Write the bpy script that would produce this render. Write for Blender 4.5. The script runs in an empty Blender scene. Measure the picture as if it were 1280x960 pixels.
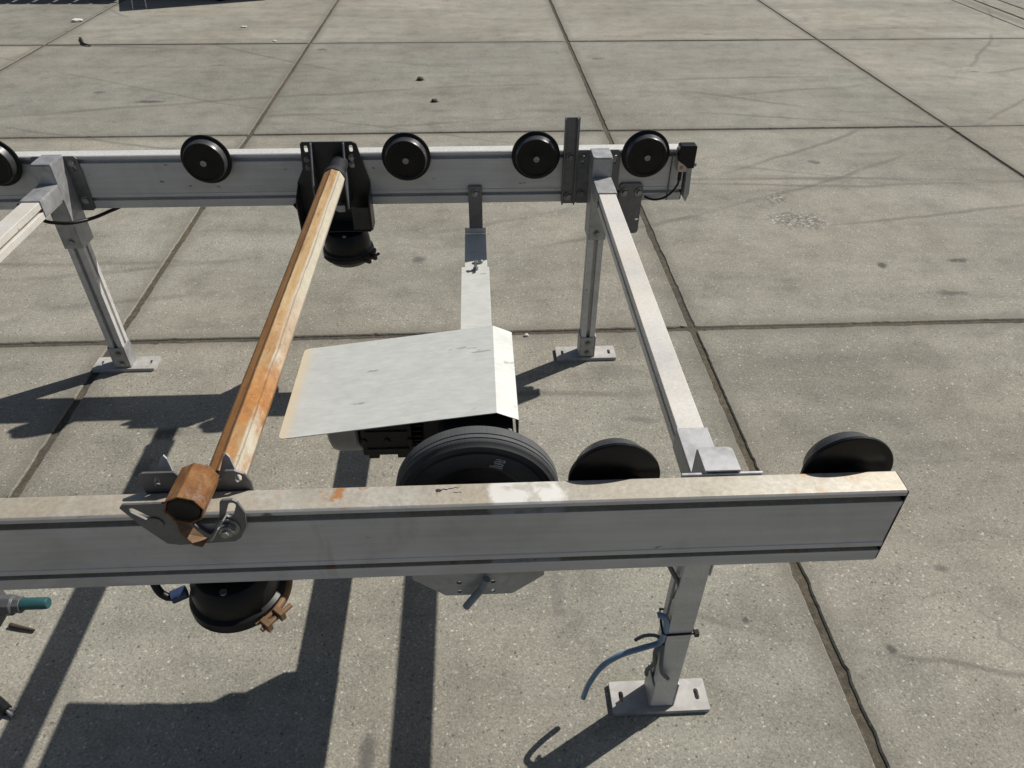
import bpy, bmesh, math, random
from mathutils import Vector, Matrix
random.seed(7)
S = bpy.context.scene
C = S.collection
R = math.radians

# ------------------------------------------------------------------ camera
CAM_H = 1.4431
cd = bpy.data.cameras.new('camera'); cam = bpy.data.objects.new('camera', cd); C.objects.link(cam)
cd.sensor_width = 36.0; cd.lens = 907.5/1280*36; cd.clip_start = .02; cd.clip_end = 2000
fw = Vector((0.03990346, 0.7811736, -0.62303733)); rt = Vector((0.9988938, -0.04671114, 0.00540869)); up = Vector((0.02487766, 0.62256395, 0.7821734))
cam.matrix_world = Matrix(((rt.x, up.x, -fw.x, 0), (rt.y, up.y, -fw.y, 0), (rt.z, up.z, -fw.z, CAM_H), (0, 0, 0, 1)))
S.camera = cam
# ------------------------------------------------------------------ world, sun, exposure
SUN = Vector((.83, .48, 1.0)).normalized()
w = bpy.data.worlds.new('World'); S.world = w; w.use_nodes = True
nt = w.node_tree; bg = nt.nodes['Background']
sky = nt.nodes.new('ShaderNodeTexSky'); sky.sky_type = 'NISHITA'; sky.sun_disc = False
sky.sun_elevation = math.asin(SUN.z); sky.sun_rotation = math.atan2(SUN.x, SUN.y)
sky.air_density = 1.0; sky.dust_density = 1.3; sky.ozone_density = .15
nt.links.new(sky.outputs[0], bg.inputs[0]); bg.inputs[1].default_value = 0.05
sd = bpy.data.lights.new('sun', 'SUN'); sun = bpy.data.objects.new('sun', sd); C.objects.link(sun)
sd.energy = 4.9; sd.angle = R(.53); sd.color = (1, .955, .88)
sun.rotation_euler = SUN.to_track_quat('Z', 'Y').to_euler(); sun.location = SUN*30
vs = S.view_settings; vs.view_transform = 'Standard'; vs.look = 'None'; vs.gamma = 1; vs.use_curve_mapping = False
vs.exposure = 0.0

# ------------------------------------------------------------------ material helpers
class N:
    def __init__(s, name):
        s.m = bpy.data.materials.new(name); s.m.use_nodes = True
        s.t = s.m.node_tree; s.b = s.t.nodes['Principled BSDF']
        s.geo = s.t.nodes.new('ShaderNodeNewGeometry'); s.tc = s.t.nodes.new('ShaderNodeTexCoord')
        s.P = s.geo.outputs['Position']; s.O = s.tc.outputs['Object']
    def put(s, sock, v):
        if isinstance(v, bpy.types.NodeSocket): s.t.links.new(v, sock)
        elif isinstance(v, (tuple, list)) and len(v) == 3 and sock.type == 'RGBA': sock.default_value = (*v, 1)
        else: sock.default_value = v
    def scale(s, vec, sc, rot=0, loc=(0, 0, 0)):
        n = s.t.nodes.new('ShaderNodeMapping'); s.put(n.inputs[0], vec); n.inputs['Scale'].default_value = sc
        n.inputs['Rotation'].default_value = (0, 0, rot); n.inputs['Location'].default_value = loc
        return n.outputs[0]
    def noise(s, sc, det=4, vec=None, rough=.55, dist=0, col=False):
        n = s.t.nodes.new('ShaderNodeTexNoise'); s.put(n.inputs['Vector'], vec if vec is not None else s.P)
        n.inputs['Scale'].default_value = sc; n.inputs['Detail'].default_value = det; n.inputs['Roughness'].default_value = rough
        n.inputs['Distortion'].default_value = dist
        return n.outputs['Color' if col else 'Fac']
    def voro(s, sc, vec=None, feat='F1', out='Distance'):
        n = s.t.nodes.new('ShaderNodeTexVoronoi'); n.feature = feat; s.put(n.inputs['Vector'], vec if vec is not None else s.P)
        n.inputs['Scale'].default_value = sc; return n.outputs[out]
    def ramp(s, f, stops, interp='LINEAR'):
        n = s.t.nodes.new('ShaderNodeValToRGB'); n.color_ramp.interpolation = interp; e = n.color_ramp.elements
        while len(e) < len(stops): e.new(.5)
        for el, (p, c) in zip(e, stops):
            el.position = p; el.color = (c, c, c, 1) if isinstance(c, (int, float)) else (*c, 1)
        s.put(n.inputs[0], f); return n.outputs[0]
    def mix(s, f, a, b, mode='MIX'):
        n = s.t.nodes.new('ShaderNodeMix'); n.data_type = 'RGBA'; n.blend_type = mode
        s.put(n.inputs[0], f); s.put(n.inputs[6], a); s.put(n.inputs[7], b); return n.outputs[2]
    def math(s, op, a, b=None, c=None, clamp=False):
        n = s.t.nodes.new('ShaderNodeMath'); n.operation = op; n.use_clamp = clamp
        s.put(n.inputs[0], a)
        if b is not None: s.put(n.inputs[1], b)
        if c is not None: s.put(n.inputs[2], c)
        return n.outputs[0]
    def mrange(s, v, a, b, c=0., d=1.):
        n = s.t.nodes.new('ShaderNodeMapRange'); n.interpolation_type = 'SMOOTHSTEP'; s.put(n.inputs[0], v)
        for i, q in zip((1, 2, 3, 4), (a, b, c, d)): n.inputs[i].default_value = q
        return n.outputs[0]
    def xyz(s, v):
        n = s.t.nodes.new('ShaderNodeSeparateXYZ'); s.put(n.inputs[0], v); return n.outputs
    def vec(s, x, y, z):
        n = s.t.nodes.new('ShaderNodeCombineXYZ'); s.put(n.inputs[0], x); s.put(n.inputs[1], y); s.put(n.inputs[2], z); return n.outputs[0]
    def bump(s, h, strength, dist=.002):
        n = s.t.nodes.new('ShaderNodeBump'); n.inputs['Strength'].default_value = strength; n.inputs['Distance'].default_value = dist
        s.put(n.inputs['Height'], h); s.t.links.new(n.outputs[0], s.b.inputs['Normal'])
    def done(s, col, rough=.6, metal=0., spec=None):
        s.put(s.b.inputs['Base Color'], col); s.put(s.b.inputs['Roughness'], rough); s.put(s.b.inputs['Metallic'], metal)
        if spec is not None: s.b.inputs['Specular IOR Level'].default_value = spec
        return s.m

GA, GX, GY = .0038, .7517, 2.0963           # slab grid: angle and origin
# long thin tyre scuffs, arcs of big circles: centre, radius, half width, strength
ARCS = ((-2.6, 10.6, 8.1, .013, .45), (-2.7, 11.6, 9.35, .012, .4), (1.7, -8.5, 12.9, .018, .5),
        (3.6, 13.0, 8.9, .014, .4), (-5.0, -9, 15.2, .02, .4), (2.2, 16.0, 12.7, .012, .42), (0.2, 12.9, 11.15, .012, .42),
        (-1.0, -13., 16.6, .03, .35), (4.2, 13.3, 12.9, .006, .45),
        (1.0, -20., 23.4, .014, .4), (-1.4, 22., 19.35, .012, .42), (2.5, -16., 21.1, .02, .42), (-2., 25., 20.6, .02, .4), (6., 20., 17.1, .01, .4))
# stains with a shape of their own: x, y, rx, ry, colour, strength
STAINS = ((-.372, 5.105, .030, .035, .03, .95), (-.258, 4.647, .032, .030, .035, .9), (-.243, 2.63, .028, .034, .10, .8),
        (-.243, .655, .017, .060, .09, .7), (1.95, 2.55, .05, .02, .06, .8), (1.80, 2.30, .06, .02, .08, .7), (2.62, 1.75, .07, .06, .10, .5),
        (-2.02, 4.70, .10, .03, .07, .8), (-1.15, 5.9, .05, .03, .08, .7), (-2.4, 4.9, .045, .03, .08, .7), (1.62, 2.52, .02, .03, .05, .8),
        (1.75, 3.6, .03, .03, .06, .7), (.88, .845, .014, .016, .06, .8), (.58, .93, .010, .012, .06, .8), (1.10, 1.05, .02, .015, .08, .6),
        (.47, 1.62, .05, .02, .12, .5), (-.93, 1.62, .05, .03, .06, .8), (-.95, 1.47, .03, .04, .10, .6), (3.0, 3.0, .3, .12, .13, .35),
        (.9, 5.6, .05, .02, .07, .6), (1.9, 6.3, .06, .02, .07, .6), (3.5, 5.2, .05, .02, .07, .6), (-1.8, 5.5, .06, .02, .09, .6), (.16, 1.02, .02, .09, .13, .45),
        (.43, 1.86, .09, .05, .13, .4), (1.55, 1.05, .012, .010, .06, .7), (1.3, .9, .01, .012, .07, .7))
PATCH = ((1.43, 2.94, .145, .10), (1.40, 3.16, .06, .06))
def concrete(arcs=(), stains=(), patch=()):
    k = N('concrete')
    x, y, z = k.xyz(k.P)
    P2 = k.vec(x, y, 0)
    inf = k.t.nodes.new('ShaderNodeObjectInfo').outputs['Random']
    big = k.noise(.9, 5, P2, .6)
    col = k.ramp(big, [(.28, (.226, .216, .187)), (.5, (.282, .271, .238)), (.72, (.330, .318, .283))])
    warm = k.noise(1.1, 3, k.scale(P2, (1, 1, 1), 0, (9, 3, 0)))
    col = k.mix(1, col, k.ramp(warm, [(.38, (.975, .99, .965)), (.62, (1.012, .990, .955))]), 'MULTIPLY')
    # broom and wheel streaks running along the rows
    st = k.noise(1.0, 5, k.scale(P2, (.7, 4.2, 1), R(-7)), .62, .6)
    col = k.mix(1, col, k.ramp(st, [(.26, .72), (.42, .92), (.52, 1.), (.75, 1.10)]), 'MULTIPLY')
    mid = k.noise(7, 5, P2, .65)
    col = k.mix(1, col, k.ramp(mid, [(.25, .74), (.5, 1.), (.78, 1.14)]), 'MULTIPLY')
    col = k.mix(1, col, k.ramp(inf, [(0, (.88, .89, .90)), (.5, (1, .99, .97)), (1, (1.07, 1.055, 1.03))]), 'MULTIPLY')
    cl = k.noise(2.3, 5, k.scale(P2, (.8, 1.6, 1), R(8), (4, 7, 0)), .65, .8)
    col = k.mix(k.mrange(cl, .54, .72, 0, .32), col, (.150, .144, .130))
    # sand grain, a few bright grains, a few dark ones
    vr = k.xyz(k.voro(300, P2, 'F1', 'Color'))[0]
    col = k.mix(1, col, k.ramp(vr, [(0, .72), (.25, .91), (.6, 1.0), (.88, 1.09), (.965, 1.2), (1., 1.5)]), 'MULTIPLY')
    v2 = k.xyz(k.voro(230, P2, 'F1', 'Color'))
    col = k.mix(k.math('MULTIPLY', k.mrange(v2[1], .984, .998), .6), col, (.62, .60, .54))
    col = k.mix(k.math('MULTIPLY', k.mrange(v2[2], .985, .997), .7), col, (.08, .074, .066))
    fine = k.noise(170, 3, P2, .75)
    col = k.mix(1, col, k.ramp(fine, [(.3, .84), (.7, 1.14)]), 'MULTIPLY')
    if arcs:      # hairline cracks on the slabs near the frame
        cw = k.mix(.16, P2, k.noise(2.4, 4, P2, .6, 0, True), 'LINEAR_LIGHT')
        ce = k.voro(.75, cw, 'DISTANCE_TO_EDGE')
        col = k.mix(k.math('MULTIPLY', k.mrange(ce, .0008, .0040, .3, 0), k.mrange(big, .50, .60)), col, (.10, .095, .085))
        wob = k.math('MULTIPLY', k.math('SUBTRACT', k.noise(1.7, 3, P2), .5), .10)
        gn = k.xyz(k.noise(.8, 3, P2, .55, 0, True))
        for i, (cx, cy, rad, hw, sg) in enumerate(arcs):
            dx = k.math('SUBTRACT', x, cx); dy = k.math('SUBTRACT', y, cy)
            d = k.math('SQRT', k.math('ADD', k.math('MULTIPLY', dx, dx), k.math('MULTIPLY', dy, dy)))
            d = k.math('ABSOLUTE', k.math('ADD', k.math('SUBTRACT', d, rad), wob))
            m = k.mrange(d, hw*.25, hw*1.8, sg, 0)
            col = k.mix(k.math('MULTIPLY', m, k.mrange(gn[i % 3], .42, .60)), col, (.085, .079, .07))
    if stains or patch: dn = k.math('MULTIPLY', k.math('SUBTRACT', k.noise(24, 6, P2, .75), .5), 2.6)
    for cx, cy, rx, ry, cc, sg in stains:
        ex = k.math('DIVIDE', k.math('SUBTRACT', x, cx), rx); ey = k.math('DIVIDE', k.math('SUBTRACT', y, cy), ry)
        d = k.math('ADD', k.math('SQRT', k.math('ADD', k.math('MULTIPLY', ex, ex), k.math('MULTIPLY', ey, ey))), dn)
        col = k.mix(k.mrange(d, .35, 1.25, sg, 0), col, (cc, cc*.96, cc*.88))
    if patch:                                  # spalled patch with gravel showing
        vg = k.xyz(k.voro(95, P2, 'F1', 'Color'))[0]; pg = None
        for cx, cy, rx, ry in patch:
            ex = k.math('DIVIDE', k.math('SUBTRACT', x, cx), rx); ey = k.math('DIVIDE', k.math('SUBTRACT', y, cy), ry)
            d = k.math('ADD', k.math('SQRT', k.math('ADD', k.math('MULTIPLY', ex, ex), k.math('MULTIPLY', ey, ey))), dn)
            mm = k.mrange(d, .4, 1.2, .8, 0)
            pg = mm if pg is None else k.math('MAXIMUM', pg, mm)
        col = k.mix(pg, col, k.ramp(vg, [(0, (.06, .056, .05)), (.5, (.19, .18, .155)), (.85, (.30, .285, .25)), (1, (.52, .50, .46))]))
    # dirt line along the slab edges
    c, s_ = math.cos(GA), math.sin(GA)
    u = k.math('ADD', k.math('MULTIPLY', x, c), k.math('MULTIPLY', y, s_)); v = k.math('SUBTRACT', k.math('MULTIPLY', y, c), k.math('MULTIPLY', x, s_))
    ed = None
    for q, o in ((u, GX), (v, GY)):
        m = k.math('ABSOLUTE', k.math('SUBTRACT', k.math('MULTIPLY', k.math('FRACT', k.math('ADD', k.math('DIVIDE', k.math('SUBTRACT', q, o), 2.), .5)), 2.), 1.))
        ed = m if ed is None else k.math('MINIMUM', ed, m)
    en = k.math('MULTIPLY', st, .075)
    col = k.mix(k.mrange(k.math('SUBTRACT', ed, en), -.03, .04, .5, 0), col, (.14, .127, .105))
    h = k.math('ADD', k.math('MULTIPLY', vr, .5), k.math('MULTIPLY', fine, 1.0))
    k.bump(h, .5, .0018)
    return k.done(col, .86, 0, .3)
M = {}
M['concrete'] = concrete()
def dirt():
    k = N('joint_dirt'); n = k.noise(60, 7, k.P, .8); l = k.noise(2.2, 4)
    col = k.ramp(n, [(.25, (.042, .038, .030)), (.5, (.085, .076, .062)), (.8, (.17, .155, .125))])
    col = k.mix(k.mrange(l, .42, .66), col, k.mix(1, col, (1.35, 1.28, 1.1), 'MULTIPLY'))
    k.bump(n, .9, .006)
    return k.done(col, .95, 0, .2)
M['dirt'] = dirt()
def aluminium(name, base, stain, amt=.5, metal=.35, rough=.42):
    k = N(name); n = k.noise(9, 6, k.P, .65); st = k.noise(6, 5, k.scale(k.P, (.4, 1, 6)), .6)
    col = k.mix(k.mrange(n, .44, .68, 0, amt), base, stain)
    col = k.mix(1, col, k.ramp(st, [(.25, .84), (.6, 1.04)]), 'MULTIPLY')
    f = k.noise(160, 3, k.P, .6); col = k.mix(1, col, k.ramp(f, [(.3, .9), (.7, 1.06)]), 'MULTIPLY')
    sp = k.noise(55, 3, k.P, .5); col = k.mix(k.mrange(sp, .70, .76, 0, .7), col, (.07, .065, .06))
    k.bump(f, .12, .0008)
    return k.done(col, k.ramp(n, [(.3, rough-.08), (.7, rough+.14)]), metal)
M['alu'] = aluminium('weathered_aluminium', (.60, .59, .575), (.50, .48, .455), .5, .1, .45)
M['bar'] = aluminium('crossbar_aluminium', (.66, .64, .60), (.60, .55, .46), .6, .15, .45)
def beamtop():
    k = N('beam_aluminium')
    nrm = k.xyz(k.geo.outputs['Normal'])[2]; x, y, z = k.xyz(k.P)
    n = k.noise(7, 6, k.P, .65); st = k.noise(8, 5, k.scale(k.P, (.25, 1, 7)), .6)
    side = k.mix(k.mrange(n, .45, .7, 0, .5), (.52, .52, .53), (.41, .405, .395))
    side = k.mix(1, side, k.ramp(st, [(.25, .86), (.65, 1.05)]), 'MULTIPLY')
    sm = k.noise(4.5, 5, k.P, .65, 1.0); side = k.mix(k.mrange(sm, .52, .70, 0, .35), side, (.27, .265, .26))
    hl = k.noise(90, 3, k.scale(k.P, (.06, 1, 2.2)), .6); side = k.mix(k.mrange(hl, .64, .70, 0, .4), side, (.62, .62, .62))
    drip = k.noise(14, 4, k.scale(k.P, (1, 1, .12)), .6)
    side = k.mix(k.mrange(drip, .66, .78, 0, .4), side, (.16, .155, .15))
    sc = k.noise(60, 3, k.scale(k.P, (.35, 1, 1)), .5)
    side = k.mix(k.mrange(sc, .71, .75, 0, .75), side, (.05, .05, .05))
    near = k.mrange(y, 1.2, 1.4, 1, 0)
    n2 = k.noise(11, 7, k.P, .7, .5)
    top = k.ramp(n2, [(.25, (.26, .225, .17)), (.42, (.41, .375, .31)), (.58, (.47, .44, .375)), (.78, (.58, .555, .50))])
    n3 = k.noise(3.2, 4, k.P, .6); top = k.mix(k.math('MULTIPLY', near, k.mrange(n3, .48, .68, 0, .4)), top, (.44, .355, .24)); top = k.mix(near, k.mix(n2, (.62, .61, .58), (.76, .75, .72)), top)
    gr = k.noise(120, 4, k.P, .7); top = k.mix(1, top, k.ramp(gr, [(.3, .80), (.7, 1.12)]), 'MULTIPLY')
    r1 = k.noise(24, 5, k.scale(k.P, (1, 1, 1), 0, (.3, .2, 0)), .65)
    win = k.math('MULTIPLY', k.mrange(x, -.34, -.2), k.mrange(x, -.08, -.02, 1, 0))
    win2 = k.math('ADD', win, k.math('MULTIPLY', k.mrange(x, .36, .46), .55)); win2 = k.math('MULTIPLY', win2, near)
    top = k.mix(k.math('MULTIPLY', k.mrange(r1, .54, .66), win2), top, (.42, .20, .075))
    dk = k.noise(32, 4, k.P, .6); top = k.mix(k.mrange(dk, .68, .76, 0, .6), top, (.2, .17, .13))
    # splash of white paint with thin, uneven edges
    pe = k.math('MULTIPLY', k.math('SUBTRACT', k.noise(40, 5, k.P, .6), .5), .045)
    pm = k.math('MULTIPLY', k.math('SUBTRACT', 1., k.mrange(k.math('ABSOLUTE', k.math('ADD', k.math('SUBTRACT', x, .058), pe)), .044, .056)), near)
    pm = k.math('MULTIPLY', pm, k.mrange(k.noise(30, 4, k.scale(k.P, (1, 1, 1), 0, (.7, .1, 0)), .55, .7), .36, .52, .30, .92))
    top = k.mix(pm, top, (.74, .73, .69))
    col = k.mix(k.mrange(nrm, .6, .8), side, top)
    k.bump(k.noise(140, 3), .12, .0008)
    return k.done(col, k.ramp(n, [(.3, .40), (.7, .58)]), .25)
M['beam'] = beamtop()
def galv(name, v=.36, tint=(1, 1.01, 1.03), metal=.45, rough=.5):
    k = N(name); c = k.xyz(k.voro(70, k.P, 'F1', 'Color'))[0]; n = k.noise(16, 5, k.P, .65)
    col = k.ramp(n, [(.25, tuple(v*.72*t for t in tint)), (.75, tuple(v*1.15*t for t in tint))])
    col = k.mix(1, col, k.ramp(c, [(0, .9), (1, 1.08)]), 'MULTIPLY')
    r = k.noise(30, 4, k.P, .6); col = k.mix(k.mrange(r, .70, .80, 0, .6), col, (.30, .20, .10))
    k.bump(n, .15, .001)
    return k.done(col, k.ramp(n, [(.3, rough-.1), (.7, rough+.12)]), metal)
M['galv'] = galv('galvanised_steel', .40)
M['galv_dark'] = galv('dull_shaded_steel', .17, (1, 1.0, 1.03))  # darker steel; on some plates its colour also holds their shade
M['steel'] = galv('weathered_foot_steel', .40, (1.0, .97, .92), .05, .6)
M['bolt'] = galv('bolt_zinc', .30, (1, 1, 1), .7, .38)
def plain(name, col, rough, metal=0., var=.25, sc=30, spec=None, bump=.1, dust=0):
    k = N(name); n = k.noise(sc, 5, k.P, .65)
    cc = k.mix(1, col, k.ramp(n, [(.25, 1-var), (.75, 1+var)]), 'MULTIPLY')
    if dust: cc = k.mix(k.mrange(k.noise(sc*.4, 6, k.P, .7), .48, .8, 0, dust), cc, (.20, .19, .165))
    k.bump(n, bump, .001)
    return k.done(cc, k.ramp(n, [(.3, max(.05, rough-.08)), (.7, min(1, rough+.1))]), metal, spec)
M['rubber'] = plain('black_rubber', (.006, .006, .0065), .33, 0, .3, 40, .24, .03, .015)
M['tread'] = plain('sunlit_wheel_tread', (.045, .046, .049), .36, 0, .3, 60, .6, .06, .10)  # tread colour lifted above the rubber to carry the sun's sheen
M['fitting_blue'] = plain('dark_blue_fitting', (.03, .05, .11), .4)
M['plastic'] = plain('black_plastic', (.007, .007, .0075), .38, 0, .3, 25, .28, .1, .03)
M['blackpaint'] = plain('black_painted_steel', (.030, .030, .032), .40, .2, .4, 22, .5, .12, .12)
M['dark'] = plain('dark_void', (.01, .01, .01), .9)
M['hose_blue'] = plain('blue_hose', (.15, .24, .36), .35, 0, .25, 40, .5, .05, .15)
M['hose_grey'] = plain('grey_hose', (.10, .115, .125), .5, 0, .3, 40, .4, .05, .2)
M['hose_pale'] = plain('pale_grey_hose', (.20, .23, .26), .5, 0, .3, 40, .4, .05, .2)
M['hose_green'] = plain('dark_green_hose', (.05, .10, .10), .4, 0, .3, 40, .5, .05, .1)
M['teal'] = plain('teal_plastic', (.020, .080, .088), .5, 0, .2, 40)
M['fitting'] = plain('grey_fitting', (.10, .105, .11), .5, .2, .3, 40)
M['motor'] = plain('motor_grey_paint', (.30, .31, .31), .5, .1, .25, 25, .4, .1, .2)
M['motor_black'] = plain('motor_black', (.018, .018, .017), .5, .1, .4, 25, .4, .1, .25)
def splash():
    k = N('white_paint'); n = k.noise(26, 3, k.P, .5, .8); f = k.noise(220, 3)
    col = k.ramp(n, [(.30, (.52, .49, .42)), (.46, (.63, .61, .55)), (.60, (.76, .75, .71))])
    k.bump(f, .3, .0006); return k.done(col, .6, 0, .4)
M['paint_white'] = splash()
M['ink'] = plain('marker_ink', (.03, .03, .03), .7)
M['scrap'] = plain('white_scrap', (.75, .74, .70), .7)
M['twig'] = plain('dry_twig', (.05, .035, .025), .85, 0, .4, 60)
M['stone'] = plain('dark_stone', (.045, .042, .04), .85, 0, .4, 60)
M['copper'] = plain('orange_sensor_window', (.45, .15, .04), .4)
M['pale_bracket'] = plain('pale_bracket', (.45, .40, .36), .5, .2)
M['timber'] = plain('weathered_timber', (.20, .16, .11), .8, 0, .3, 12)
M['frame_red'] = plain('cart_frame_paint', (.10, .11, .12), .5, .2)
def rust():
    k = N('rusted_steel'); x, y, z = k.xyz(k.P)
    st = k.noise(12, 7, k.scale(k.P, (3.2, .5, 3.2)), .7, .2)
    n = k.noise(26, 8, k.scale(k.P, (1.4, .8, 1.4)), .8); bl = k.noise(7, 6, k.scale(k.P, (1.5, .7, 1.5), 0, (2, 5, 1)), .7)
    pit = k.noise(150, 4, k.P, .7)
    near = k.mrange(y, .88, 1.35, 1, 0)
    # left flank: even orange-brown rust; crown: tan stain with bare patches; right flank: pale dusty metal
    left = k.ramp(st, [(.25, (.16, .075, .03)), (.5, (.30, .155, .06)), (.75, (.40, .25, .11))])
    crown = k.ramp(st, [(.28, (.17, .095, .045)), (.42, (.34, .215, .10)), (.56, (.43, .31, .17)), (.75, (.50, .42, .29))])
    hot = k.ramp(n, [(.3, (.20, .085, .03)), (.55, (.38, .17, .05)), (.8, (.48, .27, .10))])
    crown = k.mix(k.math('MULTIPLY', near, k.mrange(bl, .36, .56)), crown, hot)
    left = k.mix(k.math('MULTIPLY', near, .5), left, hot)
    pale = k.ramp(n, [(.25, (.40, .35, .26)), (.7, (.55, .51, .42))])
    pale = k.mix(k.math('MULTIPLY', near, k.mrange(bl, .40, .58)), pale, hot)
    xj = k.math('ADD', x, k.math('MULTIPLY', k.math('SUBTRACT', st, .5), .006))
    col = k.mix(k.mrange(xj, -.3885, -.3855), left, crown)
    col = k.mix(k.mrange(xj, -.3700, -.3655), col, pale)
    for c0, w_, g in ((.3870, .0036, .8), (.3640, .0014, .45), (.4040, .003, .6)):
        rd = k.mrange(k.math('ABSOLUTE', k.math('ADD', xj, c0)), w_*.35, w_, g, 0)
        col = k.mix(rd, col, (.085, .045, .024))
    col = k.mix(k.mrange(pit, .60, .72, 0, .55), col, (.10, .05, .025))
    col = k.mix(k.mrange(pit, .30, .40, .35, 0), col, (.50, .44, .36))
    k.bump(k.math('ADD', n, k.math('MULTIPLY', pit, .6)), .5, .0014)
    return k.done(col, .8, .05, .3)
M['rust'] = rust()
def rust2():
    k = N('rusted_stub'); n = k.noise(22, 7, k.P, .75); st = k.noise(26, 7, k.scale(k.P, (2, 1, 2)), .75); pit = k.noise(170, 4, k.P, .7)
    col = k.ramp(st, [(.25, (.075, .034, .018)), (.5, (.20, .09, .032)), (.75, (.33, .185, .08))])
    col = k.mix(k.mrange(n, .52, .66, 0, .7), col, (.27, .225, .19))
    col = k.mix(k.mrange(pit, .58, .70, 0, .6), col, (.06, .03, .017))
    k.bump(k.math('ADD', n, k.math('MULTIPLY', pit, .7)), .6, .0016)
    return k.done(col, .8, .05, .3)
M['rust_stub'] = rust2()
M['rust_dark'] = plain('dusty_brown_band', (.05, .036, .026), .7, .1, .5, 30, .3, .3, .1)
M['rust_ring'] = plain('rust_stained_clamp', (.20, .12, .065), .65, .3, .5, 30, .4, .3)
def hoodmat():
    k = N('hood_aluminium'); x, y, z = k.xyz(k.P)
    n = k.noise(22, 7, k.scale(k.P, (.8, 1.2, 1)), .7); f = k.noise(150, 3, k.scale(k.P, (.25, 1, 1)), .6)
    col = k.ramp(n, [(.25, (.545, .555, .525)), (.75, (.625, .635, .60))])
    col = k.mix(1, col, k.ramp(f, [(.3, .92), (.7, 1.05)]), 'MULTIPLY')
    e = k.math('ADD', x, k.math('MULTIPLY', n, .02))
    col = k.mix(k.mrange(e, -.318, -.290, .75, 0), col, (.70, .58, .38))
    s = k.noise(34, 4, k.scale(k.P, (.35, 1.4, 1)), .5); col = k.mix(k.mrange(s, .685, .72, 0, .6), col, (.22, .22, .21))
    k.bump(f, .06, .0006)
    return k.done(col, k.ramp(n, [(.3, .42), (.7, .55)]), .12)
M['hood'] = hoodmat()
def tyremat():
    k = N('tyre_rubber'); x, y, z = k.xyz(k.O)
    a = k.math('ARCTAN2', z, x); t = k.math('SINE', k.math('MULTIPLY', a, 150.0))
    r = k.math('SQRT', k.math('ADD', k.math('MULTIPLY', x, x), k.math('MULTIPLY', z, z)))
    tread = k.mrange(r, .1235, .1255)
    n = k.noise(30, 5, k.O, .7); gr = k.noise(3.0, 4, k.vec(k.math('MULTIPLY', a, 22), 0, 0))
    tc = k.mix(n, (.055, .057, .060), (.115, .118, .121))
    tc = k.mix(1, tc, k.ramp(gr, [(.3, .75), (.7, 1.2)]), 'MULTIPLY')
    sc = k.mix(n, (.016, .017, .019), (.040, .042, .045))
    col = k.mix(tread, sc, tc)
    k.bump(k.math('ADD', k.math('MULTIPLY', k.math('MULTIPLY', t, tread), .12), n), .4, .0008)
    return k.done(col, .72, 0, .35)
M['tyre'] = tyremat()

# ------------------------------------------------------------------ mesh helpers
def finish(bm, name, smooth=None):
    bmesh.ops.remove_doubles(bm, verts=bm.verts, dist=1e-6)
    bmesh.ops.recalc_face_normals(bm, faces=bm.faces)
    me = bpy.data.meshes.new(name); bm.to_mesh(me); bm.free()
    if smooth:
        for p in me.polygons: p.use_smooth = True
        me.set_sharp_from_angle(angle=R(smooth))
    return me
def link(name, me, mat, parent=None, loc=(0, 0, 0), rot=(0, 0, 0), bevel=0, label=None):
    if mat and not me.materials: me.materials.append(M[mat])
    o = bpy.data.objects.new(name, me); C.objects.link(o); o.parent = parent; o.location = loc; o.rotation_euler = rot
    if bevel:
        b = o.modifiers.new('bevel', 'BEVEL'); b.width = bevel; b.segments = 2; b.limit_method = 'ANGLE'; b.angle_limit = R(40)
        b.harden_normals = False
    if label: o['label'] = label
    return o
def box(bm, x0, x1, y0, y1, z0, z1):
    v = [bm.verts.new(p) for p in ((x0, y0, z0), (x1, y0, z0), (x1, y1, z0), (x0, y1, z0), (x0, y0, z1), (x1, y0, z1), (x1, y1, z1), (x0, y1, z1))]
    for f in ((0, 3, 2, 1), (4, 5, 6, 7), (0, 1, 5, 4), (1, 2, 6, 5), (2, 3, 7, 6), (3, 0, 4, 7)): bm.faces.new([v[i] for i in f])
    return v
def lathe(bm, prof, axis='y', seg=48, org=(0, 0, 0), sx=1):
    """prof: (radius, height along axis); closes on the axis where radius is 0."""
    rings = []
    def pt(r, h, a):
        c, s = r*math.cos(a), r*math.sin(a)
        q = {'y': (c, h, s), 'z': (c, s, h), 'x': (h, c, s)}[axis]
        return (q[0]+org[0], q[1]+org[1], q[2]+org[2])
    for r, h in prof:
        if r < 1e-6: rings.append([bm.verts.new(pt(0, h, 0))])
        else: rings.append([bm.verts.new(pt(r, h, 2*math.pi*i/seg)) for i in range(seg)])
    for a, b in zip(rings, rings[1:]):
        for i in range(seg):
            j = (i+1) % seg
            if len(a) == 1 and len(b) == 1: continue
            if len(a) == 1: bm.faces.new((a[0], b[i], b[j]))
            elif len(b) == 1: bm.faces.new((a[i], a[j], b[0]))
            else: bm.faces.new((a[i], a[j], b[j], b[i]))
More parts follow.
